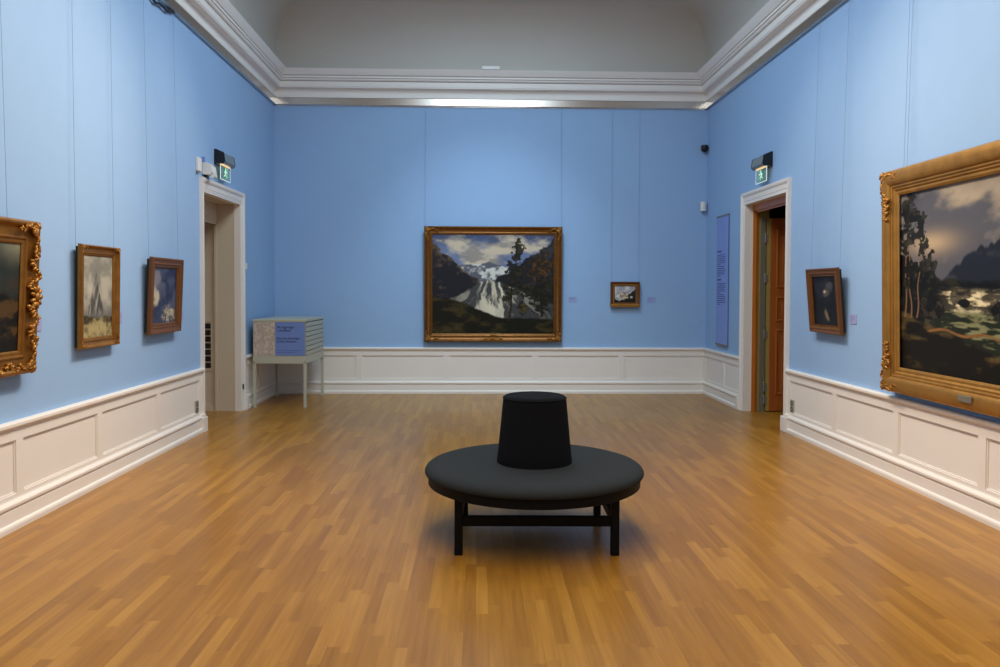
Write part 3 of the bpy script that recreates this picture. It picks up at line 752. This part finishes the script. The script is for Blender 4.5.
MB().box((-.025, -.054, .04), (.025, -.046, .085), .004).build('lens', 'plastic', t)
tag(MB().tube([(XR-.005, YB-.005, 3.93), (XR-.005, YB-.005, 3.10)], .008, 6).build('signal_cable', 'wall'), 'thin wall-coloured cable running down the corner between camera and detector', 'cable')
t = thing('emergency_light', 'slim white emergency lamp on the cornice ledge of the end wall', 'lamp', (.208, YB-.245, ZW+.536), (0, 0, 0))
MB().box((-.145, -.03, .0), (.145, .03, .062), .012).build('housing', 'plastic', t); MB().box((-.12, -.034, .010), (.12, -.028, .050), .002).build('diffuser', 'plastic', t)
tag(MB().tube([(XL+.03, 7.6+.1*k, ZW+.0-.05*math.sin(k/9*PI)-.02*(k % 3 == 1)) for k in range(10)], .014, 8).build('loose_cable', 'cable', smooth=60), 'dark cable sagging under the hanging channel at the top edge', 'cable')
def socket(label, loc, rz):
    t = thing('power_socket', label, 'socket', loc, (0, 0, rz), None)
    MB().box((-.05, -.012, 0), (.05, 0, .155), .004).build('face_plate', 'socket', t)
    for z in (.042, .113):
        s = MB().lathe([(.028, 0), (.028, .004), (.022, .004), (.019, -.006), (0, -.006)], 20)
        o = s.build('outlet', 'gap', t, smooth=30); o.rotation_euler = (PI/2, 0, 0); o.location = (0, -.013, z)
socket('grey double socket in the dado beside the pale passage', (XL+.006, 9.145, .235), PI/2)
socket('grey double socket in the dado beside the wooden door', (XR-.006, 9.12, .245), -PI/2)

# ------------------------------------------------------------------ plan chest
t = thing('plan_chest', 'grey-green plan chest on tall legs in the corner', 'cabinet', (-3.187, 11.175, 0), (0, 0, math.radians(-.4)))
W, D = .755, 1.23
for x in (0, W-.04):
    for y in (0, D-.04):
        MB().box((x, y, 0), (x+.04, y+.04, .66), .002).build('leg', 'cab', t)
s = MB()
s.box((0, 0, .63), (W, .03, .735)).box((0, D-.03, .63), (W, D, .735)).box((0, .03, .63), (.03, D-.03, .735)).box((W-.03, .03, .63), (W, D-.03, .735)).box((.03, .03, .70), (W-.03, D-.03, .735))
s.build('stand_frame', 'cab', t)
MB().box((.004, .004, .735), (W-.012, D-.004, 1.225)).build('carcass', 'cab', t)
MB().box((-.004, -.004, 1.225), (W+.006, D+.004, 1.26), .004).build('top_panel', 'cab', t)
for k in range(7):
    z0 = .742+k*.0685
    d = MB().box((W-.012, .03, z0), (W+.004, D-.03, z0+.0585), .002).build('drawer', 'cab', t)
    for yy in (.28, D-.28):
        MB().box((W+.004, yy-.05, z0+.022), (W+.010, yy+.05, z0+.038), .002).build('label_holder', 'cab', d)
s = MB().box((W-.016, .03, .738), (W-.006, D-.03, 1.222)); s.build('drawer_gap', 'gap', t)
def mapmat():
    m = bpy.data.materials.new('old_map_print'); m.use_nodes = True
    nt = m.node_tree; N = nt.nodes; L = nt.links; b = N['Principled BSDF']; b.inputs['Roughness'].default_value = .6
    tc = N.new('ShaderNodeTexCoord'); n = N.new('ShaderNodeTexNoise'); n.inputs['Scale'].default_value = 9; n.inputs['Detail'].default_value = 5; L.new(tc.outputs['Object'], n.inputs[0])
    v = N.new('ShaderNodeTexVoronoi'); v.feature = 'DISTANCE_TO_EDGE'; v.inputs['Scale'].default_value = 11; L.new(n.outputs['Color'], v.inputs['Vector'])
    v.inputs['Scale'].default_value = 3.5
    r = N.new('ShaderNodeValToRGB'); r.color_ramp.elements[0].color = lin((.68, .60, .54)); r.color_ramp.elements[1].color = lin((.80, .74, .68)); r.color_ramp.elements[1].position = .14
    L.new(v.outputs['Distance'], r.inputs[0]); L.new(r.outputs[0], b.inputs['Base Color'])
    return m
MB().box((.012, -.003, .742), (.315, .004, 1.218)).build('map_print', mapmat(), t)
MB().box((.317, -.003, .742), (W-.016, .004, 1.218)).build('blue_notice', 'signblue', t)
def text(body, loc, size, parent, m):
    cu = bpy.data.curves.new('lettering', 'FONT'); cu.body = body; cu.size = size; cu.extrude = .0006; cu.space_line = .95
    cu.align_x = 'LEFT'; cu.align_y = 'TOP_BASELINE'
    tmp = bpy.data.objects.new('tmp', cu); C.objects.link(tmp)
    bpy.context.view_layer.update()
    me = bpy.data.meshes.new_from_object(tmp.evaluated_get(bpy.context.evaluated_depsgraph_get())); bpy.data.objects.remove(tmp)
    me.materials.clear(); me.materials.append(M[m])
    o = bpy.data.objects.new('lettering', me); C.objects.link(o); o.parent = parent; o.location = loc; o.rotation_euler = (PI/2, 0, 0)
    return o
text('Se tegninger\ni skuffene', (.345, -.0042, 1.135), .050, t, 'ink')
text('See the drawings\nin the drawers', (.345, -.0042, .975), .046, t, 'ink')
MB().box((.345, -.0040, .815), (.67, -.0028, .819)).box((.345, -.0040, .785), (.60, -.0028, .789)).build('printed_lines', 'inkpale', t)

# ------------------------------------------------------------------ round bench
t = thing('round_bench', 'round charcoal upholstered bench with tapered central backrest on black legs', 'bench', (.397, 5.38, 0), (0, 0, math.radians(-1.5)))
rim = [(0, .502), (.50, .502), (.65, .500), (.695, .496), (.724, .487), (.744, .472), (.753, .455), (.753, .442), (.747, .432), (.735, .427), (.70, .425), (0, .425)]
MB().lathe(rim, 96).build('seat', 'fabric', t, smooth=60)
MB().lathe([(0, .427), (.724, .427), (.730, .423), (.730, .368), (.724, .364), (.66, .364), (.655, .372), (0, .372)], 96).build('seat_ring', 'black', t, smooth=30)
cone = [(0, .495), (.259, .495), (.261, .507), (.2545, .56), (.221, .915), (.218, .945), (.210, .957), (.198, .963), (.19, .9645), (0, .966)]
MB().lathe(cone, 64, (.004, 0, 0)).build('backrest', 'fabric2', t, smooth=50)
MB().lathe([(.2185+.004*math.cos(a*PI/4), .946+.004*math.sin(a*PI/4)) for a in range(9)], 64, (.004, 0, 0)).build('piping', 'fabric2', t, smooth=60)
lw = .052; hx = .525; hy = .47
for sx in (-1, 1):
    for sy in (-1, 1):
        x0, y0 = sx*(hx-lw/2), sy*(hy-lw/2)
        MB().box((x0-lw/2, y0-lw/2, 0), (x0+lw/2, y0+lw/2, .372), .004).build('leg', 'black', t)
for sy in (-1, 1): MB().box((-hx+lw, sy*(hy-lw/2)-.018, .185), (hx-lw, sy*(hy-lw/2)+.018, .248), .003).build('stretcher', 'black', t)
for sx in (-1, 1): MB().box((sx*(hx-lw/2)-.018, -hy+lw, .185), (sx*(hx-lw/2)+.018, hy-lw, .248), .003).build('stretcher', 'black', t)

# ------------------------------------------------------------------ light
def area(name, loc, rot, sx, sy, e, col, spread=180):
    l = bpy.data.lights.new(name, 'AREA'); l.shape = 'RECTANGLE'; l.size = sx; l.size_y = sy; l.energy = e; l.color = col; l.spread = math.radians(spread)
    o = bpy.data.objects.new(name, l); C.objects.link(o); o.location = loc; o.rotation_euler = rot; return o
def spot(name, loc, to, e, col, ang=40, blend=.8, rad=.08):
    l = bpy.data.lights.new(name, 'SPOT'); l.energy = e; l.color = col; l.spot_size = math.radians(ang); l.spot_blend = blend; l.shadow_soft_size = rad
    o = bpy.data.objects.new(name, l); C.objects.link(o); o.location = loc
    o.rotation_euler = (Vector(to)-Vector(loc)).to_track_quat('-Z', 'Y').to_euler(); return o
WARM = (1., .76, .50)
area('rooflight', (.24, 1.6, ZC-.02), (0, 0, 0), 2.4, 7., 330, (1., .86, .66))
area('rooflight', (.24, 7.9, ZC-.02), (0, 0, 0), 2.4, 5.4, 230, (.64, .85, 1.))
spot('track_lamp', (.2, 9.0, 6.2), (.2, YB, 1.0), 430, (.74, .91, 1.), 58, 1.)
for X in (XL, XR):
    spot('track_lamp', (.2, 7.4, 6.2), (X, 5.0, 1.5), 800, WARM, 72, 1.)
    spot('track_lamp', (.2, 8.8, 6.2), (X, 7.6, 1.4), 380, WARM, 62, 1.)

w = bpy.data.worlds.new('World'); bpy.context.scene.world = w; w.use_nodes = True
w.node_tree.nodes['Background'].inputs[0].default_value = (.02, .02, .022, 1)

# ------------------------------------------------------------------ camera
cam = bpy.data.cameras.new('camera'); co = bpy.data.objects.new('camera', cam); C.objects.link(co)
cam.sensor_width = 36; cam.lens = .780*36; cam.shift_y = -.0234; cam.clip_start = .05
Rm = Matrix.Rotation(math.radians(-1.684), 4, 'Z') @ Matrix.Rotation(math.radians(90-1.483), 4, 'X') @ Matrix.Rotation(math.radians(.213), 4, 'Z')
co.matrix_world = Matrix.Translation((0, 0, EYE)) @ Rm
sc = bpy.context.scene; sc.camera = co
sc.view_settings.view_transform = 'Standard'; sc.view_settings.look = 'None'; sc.view_settings.gamma = 1; sc.view_settings.use_curve_mapping = False
sc.view_settings.exposure = 0.
